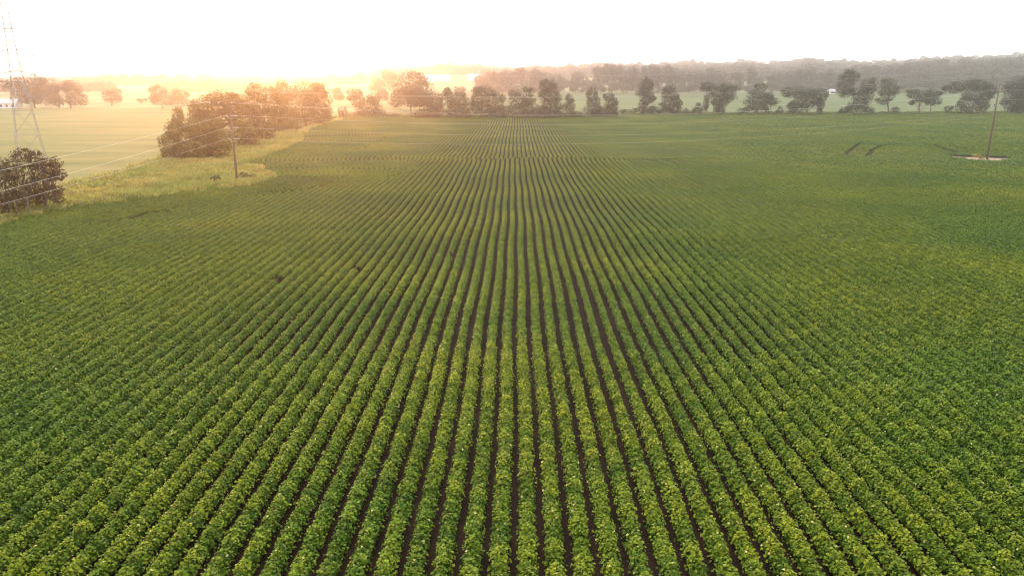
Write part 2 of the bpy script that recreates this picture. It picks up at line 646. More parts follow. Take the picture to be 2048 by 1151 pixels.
D = np.hypot(RX, RY)
zones = [(0, 42, 62, .115, .125, 1, 2), (42, 80, 34, .132, .125, 1, 2), (80, 145, 36, .155, .25, 2, 2), (145, 230, 24, .22, .5, 4, 4), (230, 600, 16, .26, .5, 4, 4)]
VV, TT = [], []
for a, b, per, size, jit, steps, rstep in zones:
    sel = (D >= a) & (D < b)
    V, T = make_leaves(sel, per, size, .85, jit, steps=steps, oddf=.010 if b < 60 else .004 if b < 100 else .0008, wf=.99 if b < 50 else .87 if b < 100 else .80, bump=1.5 if b < 50 else 1.0 if b < 100 else .5, hf=1 if b < 50 else .93 if b < 100 else .86, vary=1 if b < 50 else .7 if b < 100 else .5, mound=1.3 if b < 50 else 1 if b < 150 else .6)
    VV.append(V); TT.append(T)
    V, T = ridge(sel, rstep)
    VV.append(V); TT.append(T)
VV = np.concatenate(VV); TT = np.concatenate(TT)
print('crop quads', len(VV))
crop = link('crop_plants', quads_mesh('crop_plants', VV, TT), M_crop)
tag(crop, 'green leafy crop planted in long parallel rows over the whole field', 'crop', kind='stuff')
del VV, TT

# ------------------------------------------------------------------ rough grass strip and pasture tufts
def grass(name, poly, n, h, w, label, mat=M_grass, zf=0.0, lean=.35, clump=.6, line=None, ln_n=0):
    poly = np.array(poly)
    lo, hi = poly.min(0), poly.max(0)
    x = rng.uniform(lo[0], hi[0], n * 3); y = rng.uniform(lo[1], hi[1], n * 3)
    k = in_poly(x, y, poly)
    x, y = x[k][:n], y[k][:n]
    if line is not None:
        lx, ly = np.array(line).T
        q = rng.uniform(0, len(lx) - 1, ln_n)
        sp = rng.normal(.4, 1.0, ln_n) + .9 * np.sin(q * 9) + .6 * np.sin(q * 23)
        sp = np.clip(sp, -2.5, 2.6)
        x = np.concatenate([x, np.interp(q, np.arange(len(lx)), lx) + rng.normal(0, .4, ln_n) + dy_[0] * 0 + sp * .5])
        y = np.concatenate([y, np.interp(q, np.arange(len(ly)), ly) - sp])
    n = len(x)
    cn = noise3(np.stack([x, y, x * 0], 1), .35, 1.) * .5 + noise3(np.stack([x, y, x * 0], 1), 1.1, 5.) * .5
    hh = h * (1 + clump * cn) * rng.uniform(.5, 1.2, n)
    az = rng.uniform(0, 2 * math.pi, n)
    ax, ay = np.cos(az), np.sin(az)
    ww = w * rng.uniform(.6, 1.4, n) / 2
    ln = rng.normal(0, lean, (n, 2)) * hh[:, None]
    z = terrain(x, y) + zf
    V = np.empty((n, 4, 3))
    V[:, 0] = np.stack([x - ax * ww, y - ay * ww, z], 1)
    V[:, 1] = np.stack([x + ax * ww, y + ay * ww, z], 1)
    V[:, 2] = np.stack([x + ax * ww * .5 + ln[:, 0], y + ay * ww * .5 + ln[:, 1], z + hh], 1)
    V[:, 3] = np.stack([x - ax * ww * .7 + ln[:, 0], y - ay * ww * .7 + ln[:, 1], z + hh * .9], 1)
    tone = np.clip(.45 + .3 * cn + rng.normal(0, .18, n), 0, 1)
    o = link(name, quads_mesh(name, V, tone), mat)
    return tag(o, label, 'grass', kind='stuff')


strip = [gp(*p)[:2] for p in [(-60, 470), (0, 447), (83, 427), (146, 413), (233, 405), (358, 386), (440, 378), (495, 371), (541, 356), (494, 340), (485, 329),
                              (503, 321), (560, 300), (597, 284), (602, 268), (560, 262), (480, 275), (400, 300), (320, 318), (250, 345), (150, 372), (60, 395), (-60, 420)]]
grass('rough_grass', strip, 90000, .75, .30, 'tall pale rough grass on the strip between crop and pasture', line=left_w[2:], ln_n=26000, clump=.9)
margin = [gp(*p)[:2] for p in [(640, 244), (691, 240), (800, 237.5), (1170, 236.5), (1300, 233), (1750, 232), (1900, 230), (2100, 229.5), (2100, 226.5), (1900, 227.5), (1500, 228), (1170, 232), (800, 234), (640, 238)]]
M_weed = foliage_mat('weed_blade', [(0, (.05, .09, .025)), (.5, (.085, .13, .035)), (1, (.15, .18, .06))], transl=.35, rough=.7, spec=.2)
grass('weedy_margin', margin, 50000, .9, .55, 'low weeds and vines along the hedgerow at the far end of the field', M_weed)

# ------------------------------------------------------------------ trees
def crown_mesh(name, lobes, n, size, seed, droop=.15, rough=.18, inner=.35, sub=5):
    """lobes: (cx,cy,cz,rx,ry,rz) in metres; leaf clumps scattered on and just inside their surface"""
    r = np.random.default_rng(seed)
    lobes = [tuple(l) for l in lobes]
    if sub:
        for l in list(lobes):
            for _ in range(sub):
                d = unit(r.normal(size=3)); d[2] = d[2] * .8 + .15
                f_ = r.uniform(.26, .46)
                lobes.append(tuple(np.array(l[:3]) + d * np.array(l[3:]) * .86) + tuple(np.array(l[3:]) * f_ * r.uniform(.8, 1.2, 3)))
    lobes = np.array(lobes, float)
    area = (lobes[:, 3] * lobes[:, 5] + lobes[:, 4] * lobes[:, 5] + lobes[:, 3] * lobes[:, 4])
    pick = r.choice(len(lobes), n, p=area / area.sum())
    Lb = lobes[pick]
    d = unit(r.normal(size=(n, 3)))
    deep = r.random(n) < inner
    rad = np.where(deep, r.uniform(.45, .8, n), r.uniform(.82, 1.04, n))
    c, R = Lb[:, :3], Lb[:, 3:]
    P = c + d * R * rad[:, None]
    msz = float(np.mean(lobes[:, 3:]))
    f = 2.6 / msz
    bump = noise3(P, f, seed * 1.7) * rough + noise3(P, f * 2.7, seed * .9) * rough * .6
    P = P + d * R * bump[:, None]
    # drop leaves buried deep in another lobe
    q = np.ones(n, bool)
    for L_ in lobes:
        e = np.linalg.norm((P - L_[:3]) / L_[3:], axis=1)
        q &= ~((e < .6) & ~deep)
    # open gaps
    hole = noise3(P, f * 1.9, seed * 2.3 + 4)
    q &= ~((hole > .68) & (r.random(n) < .8))
    q &= P[:, 2] > .05
    P, d, R = P[q], d[q], R[q]
    n = len(P)
    Nn = unit(d / R) + r.normal(0, .38, (n, 3)) + np.array([0, 0, .25])
    sz = size * r.uniform(.55, 1.4, n)
    V = leaf_quads(P, Nn, sz, .9, .3, r)
    V[:, :, 2] -= droop * sz[:, None] * r.random((n, 1))
    tone = np.clip(.42 + .32 * noise3(P, f * .8, seed + .3) + r.normal(0, .11, n), 0, 1)
    return quads_mesh(name, V, tone)


def trunk_mb(base, top, r0, limbs, seed, lean=.08):
    rr = random.Random(seed)
    mb = MB()
    base = np.array(base, float); top = np.array(top, float)
    pts, rad = [], []
    for i in range(6):
        t = i / 5
        j = np.array([rr.uniform(-1, 1), rr.uniform(-1, 1), 0]) * lean * np.linalg.norm(top - base) * .35 * (t > 0)
        pts.append(base + (top - base) * t + j)
        rad.append(r0 * (1.25 if i == 0 else 1 - .62 * t))
    mb.tube(pts, rad, 7)
    for l in limbs:
        k = rr.randint(1, 4)
        a = pts[k]
        l = np.array(l, float)
        mid = a + (l - a) * .5 + np.array([0, 0, .08 * np.linalg.norm(l - a)])
        mb.tube([a, mid, l], [rad[k] * .55, rad[k] * .35, rad[k] * .1], 5)
    return mb


def px_tree(name, base_px, lobes_px, label, cat='tree', group=None, Y=None, leaf=.45, dens=1.0, mat=None, trunk=True,
            trunks=None, seed=None, tr=.35, rough=.2, inner=.35, depth=1.0, hole=None):
    """a tree standing at the ground point under base_px; its lobes are sized in metres at that distance"""
    seed = seed if seed is not None else int(base_px[0] * 7 + base_px[1])
    if Y is None:
        b = gp(*base_px)
    else:
        b = at(base_px[0], base_px[1], Y)
        b[2] = float(terrain(b[0], b[1]))
    Yb = b[1]
    rr = random.Random(seed)
    L_ = []
    k = np.linalg.norm(at(base_px[0] + 10, base_px[1], Yb) - at(base_px[0], base_px[1], Yb)) / 10
    for (cx, cy, rx, rz) in lobes_px:
        p = at(cx, cy, Yb)
        ry = (rx + rz) / 2 * k * depth * rr.uniform(.85, 1.1)
        L_.append((p[0] - b[0], rr.uniform(-.35, .35) * rx * k * depth, p[2] - b[2], rx * k * 1.05, ry, rz * k * 1.05))
    area = sum(4 * (l[3] * l[5] + l[4] * l[5] + l[3] * l[4]) for l in L_)
    n = int(min(26000, area / (leaf * leaf) * 1.7 * dens))
    root = bpy.data.objects.new(name, None)
    COL.objects.link(root)
    root.location = tuple(b)
    root.empty_display_size = 1
    tag(root, label, cat, group)
    o = link('crown' if cat == 'tree' else 'foliage', crown_mesh('crown', L_, n, leaf, seed, rough=rough, inner=inner), mat or M_tree, root)
    zmid = np.mean([l[2] for l in L_])
    xm = np.mean([l[0] for l in L_])
    if trunk:
        tops = trunks or [(0, xm * .6)]
        for (x0, x1) in tops:
            limbs = [(l[0] * .9, l[1] * .8, l[2]) for l in L_ if l[2] > zmid * .6]
            mb = trunk_mb((x0, 0, -.3), (x1, 0, zmid * 1.15), tr, limbs if x0 == tops[0][0] else limbs[:2], seed + int(x0 * 10))
            mb.build('trunk', M_bark, root, True)
    return root


HEDGE = 'vine covered trees in the hedgerow at the end of the field'
T = [
 ('vine_covered_tree', (714, 236), [(713, 188, 10, 11), (700, 197, 7, 5), (716, 205, 13, 14), (747, 198, 15, 12), (740, 215, 22, 16), (730, 228, 24, 9), (762, 226, 12, 8)], 'two headed vine covered tree, left end of the far hedgerow beside the glowing thicket'),
 ('vine_covered_tree', (838, 237), [(825, 186, 19, 15), (845, 197, 23, 16), (865, 205, 20, 20), (850, 228, 28, 9), (828, 205, 16, 10)], 'dark spreading tree in front of the big round hazy tree'),
 ('vine_covered_tree', (912, 237), [(893, 187, 9, 12), (906, 201, 17, 17), (926, 206, 15, 17), (915, 223, 24, 14)], 'stepped vine covered tree just right of the dark spreading tree'),
 ('vine_covered_tree', (972, 237), [(968, 184, 20, 12), (955, 205, 13, 19), (985, 200, 22, 18), (978, 223, 28, 13)], 'broad flat topped vine covered tree between stepped tree and low double topped tree'),
 ('vine_covered_tree', (1044, 237), [(1030, 189, 14, 9), (1045, 201, 27, 14), (1056, 181, 11, 7), (1043, 223, 30, 13)], 'low double topped vine covered tree left of the tallest hedgerow tree'),
 ('vine_covered_tree', (1100, 237), [(1098, 174, 17, 15), (1100, 193, 21, 17), (1104, 213, 22, 18), (1100, 228, 24, 9)], 'tall dome topped vine covered tree standing over the row ends'),
 ('vine_covered_tree', (1139, 236), [(1140, 199, 8, 10), (1139, 214, 12, 11), (1137, 228, 16, 8)], 'small pointed vine covered tree right beside the tall dome topped one'),
 ('vine_covered_tree', (1186, 235), [(1184, 189, 11, 15), (1188, 205, 14, 13), (1182, 220, 18, 12), (1198, 222, 14, 10)], 'cone topped shrubby tree, left half of the joined pair past the small pointed tree'),
 ('vine_covered_tree', (1220, 235), [(1218, 195, 11, 9), (1222, 209, 14, 13), (1220, 222, 18, 11)], 'rounded shrubby tree, right half of the joined pair past the small pointed tree'),
 ('vine_covered_tree', (1284, 231), [(1292, 171, 14, 14), (1292, 186, 18, 11), (1304, 198, 8, 8), (1290, 204, 11, 7), (1283, 217, 11, 10), (1300, 221, 12, 8)], 'tall top heavy tree with narrow leaning neck, alone in the hedgerow'),
 ('vine_covered_tree', (1339, 231), [(1340, 179, 12, 10), (1340, 194, 17, 12), (1337, 212, 17, 13), (1358, 210, 7, 11), (1350, 222, 14, 7)], 'ragged column of vines with a thin side spike on its right'),
 ('vine_covered_tree', (1432, 231), [(1420, 174, 17, 9), (1450, 178, 21, 11), (1445, 192, 26, 12), (1442, 205, 16, 11), (1412, 205, 6, 16), (1440, 220, 11, 9)], 'mushroom shaped vine covered tree with an open arch under its crown'),
 ('vine_covered_tree', (1524, 231), [(1522, 176, 11, 9), (1522, 190, 24, 11), (1524, 203, 34, 12), (1511, 214, 20, 8), (1535, 222, 8, 8), (1512, 224, 5, 7)], 'wide pyramid shaped tree with a small peak in its middle'),
 ('vine_covered_tree', (1612, 231), [(1580, 185, 15, 10), (1610, 187, 28, 12), (1640, 190, 14, 13), (1615, 205, 28, 14), (1592, 216, 17, 13), (1641, 213, 7, 14)], 'wide flat topped mass of vines with a leg of foliage at each end'),
 ('vine_covered_tree', (1714, 231), [(1700, 155, 17, 15), (1692, 178, 16, 17), (1735, 173, 16, 16), (1728, 194, 21, 16), (1714, 212, 20, 11), (1693, 222, 13, 8), (1736, 220, 12, 6)], 'tallest twin headed tree in the right half of the hedgerow'),
 ('vine_covered_tree', (1775, 230), [(1777, 168, 15, 12), (1775, 183, 19, 13), (1768, 202, 14, 7)], 'slender round headed tree on a clear trunk next to the twin headed tree'),
 ('spreading_tree', (1845, 230), [(1830, 189, 14, 9), (1858, 189, 19, 11), (1868, 203, 17, 9), (1824, 205, 7, 5), (1842, 198, 14, 7)], 'small reddish low umbrella shaped tree on two short trunks'),
 ('spreading_tree', (1945, 230), [(1912, 176, 21, 11), (1948, 170, 28, 13), (1975, 180, 15, 13), (1953, 194, 28, 11), (1932, 215, 18, 13), (1965, 211, 14, 14)], 'broad spreading tree directly behind the leaning pole at the right'),
 ('spreading_tree', (2035, 229), [(2033, 172, 24, 18), (2028, 198, 22, 22), (2062, 185, 30, 28), (2040, 217, 24, 11)], 'big bright green tree cut off by the right edge of the picture'),
]
for i, (nm, b, lob, lab) in enumerate(T):
    trunks = None
    if 'mushroom' in lab: trunks = [(-1.2, -1.5), (2.5, 3)]
    if 'two short trunks' in lab: trunks = [(-1.5, -2.5), (3.4, 3.2)]
    px_tree(nm, b, lob, lab, group=HEDGE, leaf=.42, dens=1.3, mat=M_vine, trunks=trunks, tr=.45 if 'clear trunk' in lab else .3)

BUSH = 'bushes along the foot of the hedgerow'
Bs = [
 ((690, 237), [(686, 224, 8, 11), (691, 231, 15, 6)], 'low bush with a pointed top at the right foot of the glowing thicket'),
 ((785, 236.5), [(780, 231, 15, 5), (798, 233, 9, 3.5)], 'low trailing bush between two headed tree and dark spreading tree'),
 ((876, 237), [(878, 222, 12, 14), (868, 230, 12, 7)], 'leafy bush between dark spreading tree and stepped vine covered tree'),
 ((942, 237), [(941, 226, 12, 10), (945, 212, 7, 9)], 'leafy bush between stepped tree and broad flat topped tree'),
 ((1008, 237), [(1010, 222, 13, 13), (1004, 231, 14, 7)], 'leafy bush between broad flat topped tree and low double topped tree'),
 ((1074, 237), [(1075, 223, 12, 13), (1072, 231, 14, 6)], 'leafy bush between low double topped tree and tall dome topped tree'),
 ((1152, 236), [(1154, 229, 13, 6)], 'low bush at the right foot of the small pointed tree'),
 ((1251, 231), [(1251, 223, 11, 6)], 'small round bush left of the tall top heavy tree'),
 ((1269, 231), [(1268, 222, 7, 7)], 'little upright bush touching the tall top heavy tree'),
 ((1313, 231), [(1308, 218, 10, 8), (1322, 223, 10, 6)], 'bush between the top heavy tree and the ragged vine column'),
 ((1372, 231), [(1372, 223, 10, 5)], 'low bush at the right foot of the ragged vine column'),
 ((1397, 231), [(1397, 217, 12, 10), (1388, 224, 8, 6)], 'reddish round bush at the left foot of the mushroom shaped tree'),
 ((1484, 231), [(1484, 222, 11, 7)], 'low bush at the left foot of the pyramid shaped tree'),
 ((1560, 231), [(1560, 221, 7, 8)], 'dark narrow bush between the pyramid shaped tree and flat topped mass'),
 ((1790, 230), [(1792, 222, 9, 7), (1762, 227, 9, 4)], 'bush at the foot of the slender round headed tree'),
 ((1897, 229.5), [(1896, 219, 9, 8)], 'small bush between the umbrella shaped tree and broad spreading tree'),
]
for b, lob, lab in Bs:
    px_tree('bush', b, lob, lab, 'bush', BUSH, leaf=.4, mat=M_vine, trunk=False)

# the thicket in front of the sun, part of its glow in the leaf colour
TH = 'trees of the thicket on the left edge of the field'
TT_ = [
 ((372, 322), [(345, 262, 17, 22), (345, 292, 19, 24), (372, 282, 26, 28), (395, 262, 26, 24), (378, 302, 32, 17), (340, 305, 17, 13), (360, 312, 24, 10)], 'dense rounded tree at the near left corner of the thicket', .34, None),
 ((418, 318), [(415, 268, 25, 24), (430, 250, 18, 18), (440, 285, 26, 24), (418, 300, 30, 15)], 'lighter leafy tree just left of the leaning pole, front of the thicket', .34, None),
 ((356, 300), [(357, 233, 12, 16), (352, 252, 15, 14), (366, 250, 12, 14)], 'narrow conical tree rising over the left end of the thicket', .34, 1),
 ((440, 290), [(438, 196, 32, 15), (420, 214, 34, 24), (465, 212, 24, 24), (392, 226, 18, 18), (430, 240, 40, 25), (478, 240, 22, 25)], 'large domed tree behind the leaning pole', .4, None),
 ((515, 278), [(508, 184, 17, 15), (532, 192, 20, 20), (512, 212, 26, 26), (530, 238, 30, 22), (505, 255, 28, 18), (548, 215, 24, 24), (488, 215, 18, 22)], 'twin topped tree in the middle of the thicket, nearest the sun', .42, None),
 ((612, 252), [(568, 182, 18, 16), (608, 186, 34, 22), (640, 200, 25, 26), (600, 212, 42, 28), (640, 226, 24, 18), (572, 232, 32, 20), (625, 238, 36, 10)], 'widest rounded tree at the right end of the thicket', .45, None),
 ((498, 296), [(478, 268, 18, 16), (505, 272, 20, 15), (532, 266, 18, 12), (490, 285, 24, 9)], 'low shrubby tree at the foot of the twin topped tree', .34, None),
 ((578, 268), [(560, 250, 22, 12), (590, 248, 22, 12), (548, 262, 16, 8)], 'low shrubby growth in front of the widest rounded tree', .36, None),
]
for b, lob, lab, lf, sp in TT_:
    px_tree('broadleaf_tree' if not sp else 'conical_tree', b, lob, lab, group=TH, leaf=lf, dens=1.15, tr=.4, mat=M_thicket)

FL = 'vine draped trees at the left edge'
px_tree('vine_draped_tree', (92, 424), [(48, 308, 20, 12), (72, 318, 22, 14), (100, 325, 17, 12), (80, 345, 30, 18), (108, 352, 18, 12), (70, 372, 24, 18), (112, 382, 14, 13), (98, 338, 22, 10), (62, 398, 22, 16), (90, 390, 26, 14), (118, 400, 9, 7)],
        'taller vine draped tree at left edge with bare stems showing below', group=FL, leaf=.20, dens=1.0, mat=M_bush, trunks=[(-2.6, -2), (-1.2, -.7), (0, .5), (1.2, 1.6), (1.9, 1.5)], tr=.16, rough=.3)
px_tree('vine_draped_tree', (22, 436), [(8, 325, 22, 13), (30, 332, 18, 14), (18, 352, 30, 18), (38, 378, 18, 22), (2, 392, 22, 30), (-30, 350, 30, 40), (30, 405, 22, 18), (8, 420, 18, 14)],
        'lower ragged vine draped tree cut off by the left edge of the picture', group=FL, leaf=.20, dens=1.0, mat=M_bush, trunks=[(-1.8, -2.2), (-.3, 0), (.9, 1.4), (2.2, 2.4)], tr=.16, rough=.3)

small = [((432, 372), [(432, 358, 9, 8), (445, 366, 10, 5), (428, 366, 10, 5)], 'small dark bush in the rough grass left of the leaning pole foot', M_tree),
         ((494, 362), [(488, 350, 8, 7), (505, 352, 9, 6)], 'scrubby bush in rough grass just right of the leaning pole foot', M_tree),
         ((392, 322), [(390, 315, 9, 6)], 'pale green shrub at the foot of the thicket front', M_vine),
         ((1958, 319), [(1955, 311, 9, 4), (1963, 315, 7, 3)], 'pale green weed clump on the bare earth by the right pole', M_grass)]
for b, lob, lab, mt in small:
    px_tree('bush' if mt != M_grass else 'weed_clump', b, lob, lab, 'bush', leaf=.22, mat=mt, trunk=False)

# trees on the far side of the left pasture
LG = 'trees beyond the pale pasture'
LT = [
 ((70, 216), [(8, 170, 14, 9), (38, 182, 18, 17), (62, 168, 28, 19), (88, 178, 28, 22), (100, 195, 24, 17), (60, 198, 22, 12)], 'largest hazy tree beyond the pasture, partly behind the lattice tower'),
 ((141, 216), [(137, 172, 15, 11), (148, 182, 19, 19), (150, 199, 20, 14), (166, 204, 8, 7)], 'upright hazy tree right of the largest one beyond the pasture'),
 ((118, 216), [(116, 200, 14, 12)], 'low hazy tree filling the gap between the largest and the upright tree'),
 ((224, 211), [(222, 186, 17, 9), (224, 196, 19, 10)], 'lone small round hazy tree standing in the open pasture'),
 ((325, 217), [(316, 184, 18, 14), (328, 198, 20, 15), (308, 200, 10, 9)], 'orange lit hazy tree, left of the pair beyond the pasture'),
 ((356, 217), [(357, 190, 18, 11), (356, 203, 20, 12)], 'orange lit hazy tree, right of the pair beyond the pasture'),
 ((283, 207), [(284, 200, 10, 4)], 'tiny hazy shrub left of the orange lit pair'),
]
for b, lob, lab in LT:
    px_tree('field_tree', b, lob, lab, group=LG, leaf=.6, tr=.45)
px_tree('round_tree', (822, 224), [(820, 168, 32, 24), (797, 186, 18, 22), (845, 182, 22, 22), (822, 195, 34, 18), (792, 205, 14, 10)],
        'big round hazy tree rising behind the hedgerow near the sun', group=HEDGE, leaf=.6, tr=.5)

# ------------------------------------------------------------------ woods behind: a few crown shapes, copied tree by tree
protos = []
for k in range(7):
    r = np.random.default_rng(100 + k)
    lob = [(0, 0, .62, .34, .34, .34)]
    for j in range(6 + k % 3):
        a = r.uniform(0, 6.28)
        lob.append((math.cos(a) * .26, math.sin(a) * .26, r.uniform(.35, .78), r.uniform(.18, .27), r.uniform(.18, .27), r.uniform(.16, .24)))
    me = crown_mesh('crown', [tuple(v * 20 for v in l) for l in lob], 2600, 1.05, 100 + k, rough=.16)
    me.materials.append(M_wood)
    tm = trunk_mb((0, 0, -.5), (.3, 0, 12), .35, [(3, 1, 14), (-3, 1, 13)], k)
    to = tm.build('trunk', M_bark, None, True)
    tme = to.data
    bpy.data.objects.remove(to)
    protos.append((me, tme))


def wood_tree(px, top, hw, Y, label, group, base=None):
    b = at(px, 200, Y)
    z = float(terrain(b[0], Y)) if base is None else base
    topz = at(px, top, Y)[2]
    h = max(topz - z, 6)
    k = np.linalg.norm(at(px + 10, 150, Y) - at(px, 150, Y)) / 10
    w = hw * k * 2
    me, tme = random.choice(protos)
    root = bpy.data.objects.new('woodland_tree', None)
    COL.objects.link(root)
    root.location = (b[0], Y, z)
    sc = (w / 19, w / 19, h / 19.6)
    root.rotation_euler = (0, 0, random.uniform(0, 6.28))
    tag(root, label, 'tree', group)
    for nm, dd in (('crown', me), ('trunk', tme)):
        c = bpy.data.objects.new(nm, dd)
        COL.objects.link(c)
        c.parent = root
        c.scale = sc
    return root


WG = 'broadleaf trees of the wood behind the green meadow'
mid = [(962, 146, 17), (983, 140, 19), (1003, 146, 18), (1012, 137, 20), (1040, 135, 20), (1066, 133, 22), (1090, 141, 20), (1110, 146, 18), (1128, 155, 14), (1157, 141, 18), (1175, 160, 14),
       (1202, 132, 19), (1222, 127, 20), (1246, 129, 22), (1272, 127, 22), (1298, 126, 22), (1322, 130, 20), (1346, 134, 18), (1368, 142, 14), (1392, 137, 17), (1418, 134, 18), (1444, 139, 16), (1470, 141, 13),
       (1497, 137, 13), (1514, 152, 10), (1542, 148, 16), (1560, 143, 17), (1584, 139, 18), (1608, 130, 20), (1632, 142, 17), (1655, 138, 15)]
for (x, tp, hw) in mid:
    wood_tree(x, tp + random.uniform(-1, 1), hw * 1.12, random.uniform(705, 745), 'hazy broadleaf tree in the wood line behind the green meadow', WG)
# lower skirt of the same wood
for x in range(965, 1690, 17):
    if 1130 < x < 1146 or 1510 < x < 1536: continue
    wood_tree(x + random.uniform(-4, 4), random.uniform(158, 172), random.uniform(12, 16), random.uniform(682, 700),
              'short tree on the front edge of the wood behind the green meadow', 'short trees on the front edge of the wood')
for (x, tp, hw, Yh, lab) in [(752, 152, 17, 640, 'pale hazy tree, left of the two just left of the big round hazy tree'), (778, 140, 19, 660, 'pale hazy tree, right of the two just left of the big round hazy tree'),
                        (676, 172, 14, 470, 'faint hazy tree seen over the low bush at the right foot of the thicket'), (702, 176, 12, 480, 'faint hazy tree just behind the two headed vine covered tree'),
                        (765, 178, 13, 450, 'small round faint tree between two headed tree and the big round hazy tree'),
                        (895, 176, 10, 560, 'small hazy tree in front of the long white warehouse'), (920, 172, 12, 560, 'small hazy tree between the two white warehouses')]:
    wood_tree(x, tp, hw, Yh, lab, 'faint trees in the haze behind the hedgerow')
HG = 'trees on the wooded rise at the right'
for tier, (Yt, dy) in enumerate([(690, 34), (725, 20), (770, 9), (820, 0)]):
    x = 1668 + tier * 7
    while x < 2110:
        tp = np.interp(x, [1670, 1700, 1800, 1900, 2000, 2110], [138, 131, 126, 119, 114, 112]) + dy + random.uniform(-3.5, 3)
        wood_tree(x, tp, random.uniform(17, 24), Yt + random.uniform(-12, 12), 'leafy tree of the wooded rise at the upper right', HG)
        x += random.uniform(20, 30)

# ------------------------------------------------------------------ the farthest woodland: one mass
fw_top = ([-60, 0, 60, 150, 200, 330, 420, 500, 560, 640, 700, 735, 790, 850, 880, 900, 960, 1000, 1060, 1100, 1150, 1200, 1290, 1380, 1480, 1560, 1620, 1700, 1800, 1900, 2048, 2150],
          [155, 155, 156, 153, 149, 150, 149, 151, 150, 151, 152, 140, 135, 131, 128, 126, 129, 135, 133, 131, 130, 126, 128, 123, 122, 124, 117, 122, 119, 113, 109, 108])
VV, TT = [], []
r = np.random.default_rng(55)
def blob(cx, cy, cz, rx, rz, n, size):
    d = unit(r.normal(size=(n, 3)))
    d[:, 2] = np.abs(d[:, 2]) * 1.2 - .25
    P = np.array([cx, cy, cz]) + d * np.array([rx, rx, rz])
    P += d * (noise3(P, .25, cx) * rx * .22)[:, None]
    VV.append(leaf_quads(P, d + r.normal(0, .5, (n, 3)), size * r.uniform(.6, 1.4, n), .9, .3, r))
    TT.append(np.clip(r.normal(.45, .2, n), 0, 1))
for Yf, dtop, lo, hi in [(760, 14, -60, 700), (1000, 3, -60, 730), (1500, 0, -60, 2150), (1120, 9, 700, 2150), (1250, 4, 700, 2150), (960, 14, 1340, 2150)]:
    x = lo
    while x < hi:
        if Yf == 760 and (230 < x < 330 or 560 < x): x += 12; continue
        if Yf == 1120 and 835 < x < 960: x += 8; continue
        tp = np.interp(x, *fw_top) + dtop + r.normal(0, 2.2)
        p = at(x, tp, Yf + r.uniform(-25, 25))
        z0 = float(terrain(p[0], p[1]))
        hgt = max(p[2] - z0, 7)
        rw = r.uniform(5.5, 9)
        blob(p[0], p[1], z0 + hgt - min(rw, hgt * .55), rw, min(rw, hgt * .55), 420, 1.9)
        blob(p[0], p[1], z0 + hgt * .35, rw * 1.1, hgt * .4, 260, 2.2)
        x += rw * 1.25 * F / Yf
o = link('distant_woodland', quads_mesh('distant_woodland', np.concatenate(VV), np.concatenate(TT)), M_wood)
tag(o, 'far hazy woodland along the skyline', 'woodland', kind='stuff')

# ------------------------------------------------------------------ far buildings
def shed(px0, px1, ytop, ybase, Y, label, nwin=6):
    a, b = at(px0, ybase, Y), at(px1, ybase, Y)
    z = min(a[2], float(terrain((a[0] + b[0]) / 2, Y)) + 1.5)
    ht = at(px0, ytop, Y)[2] - z
    root = bpy.data.objects.new('warehouse', None); COL.objects.link(root)
    root.location = ((a[0] + b[0]) / 2, Y, z)
    tag(root, label, 'warehouse', 'white warehouses in the distance')
    L = b[0] - a[0]; W = 18; eave = ht * .62
    w = MB(); w.box((0, W / 2, eave / 2 - 1), (L, W, eave + 2)); w.build('wall', M_white, root)
    r_ = MB()
    x = L / 2 + .4
    r_.poly([(-x, -.5, eave), (x, -.5, eave), (x, W / 2, ht), (-x, W / 2, ht), (-x, W + .5, eave), (x, W + .5, eave),
             (-x, -.5, eave + .3), (x, -.5, eave + .3), (x, W / 2, ht + .3), (-x, W / 2, ht + .3), (-x, W + .5, eave + .3), (x, W + .5, eave + .3)],
            [(0, 3, 2, 1), (3, 4, 5, 2), (6, 7, 8, 9), (9, 8, 11, 10), (0, 1, 7, 6), (5, 4, 10, 11), (0, 6, 9, 3), (3, 9, 10, 4), (1, 2, 8, 7), (2, 5, 11, 8)])
    r_.build('roof', M_roofm, root)
    for k in range(nwin):
        d = MB(); cx = -L / 2 + L * (k + .5) / nwin
        d.box((cx, -.05, eave * .35), (min(3.2, L / nwin * .5), .12, eave * .6)); d.build('roller_door', M_siding, root)


shed(851, 897, 150.5, 161, 1090, 'long white warehouse, left of the two beyond the hedgerow')
shed(934, 962, 149, 157, 1100, 'shorter white warehouse partly behind trees, right of the two', 3)


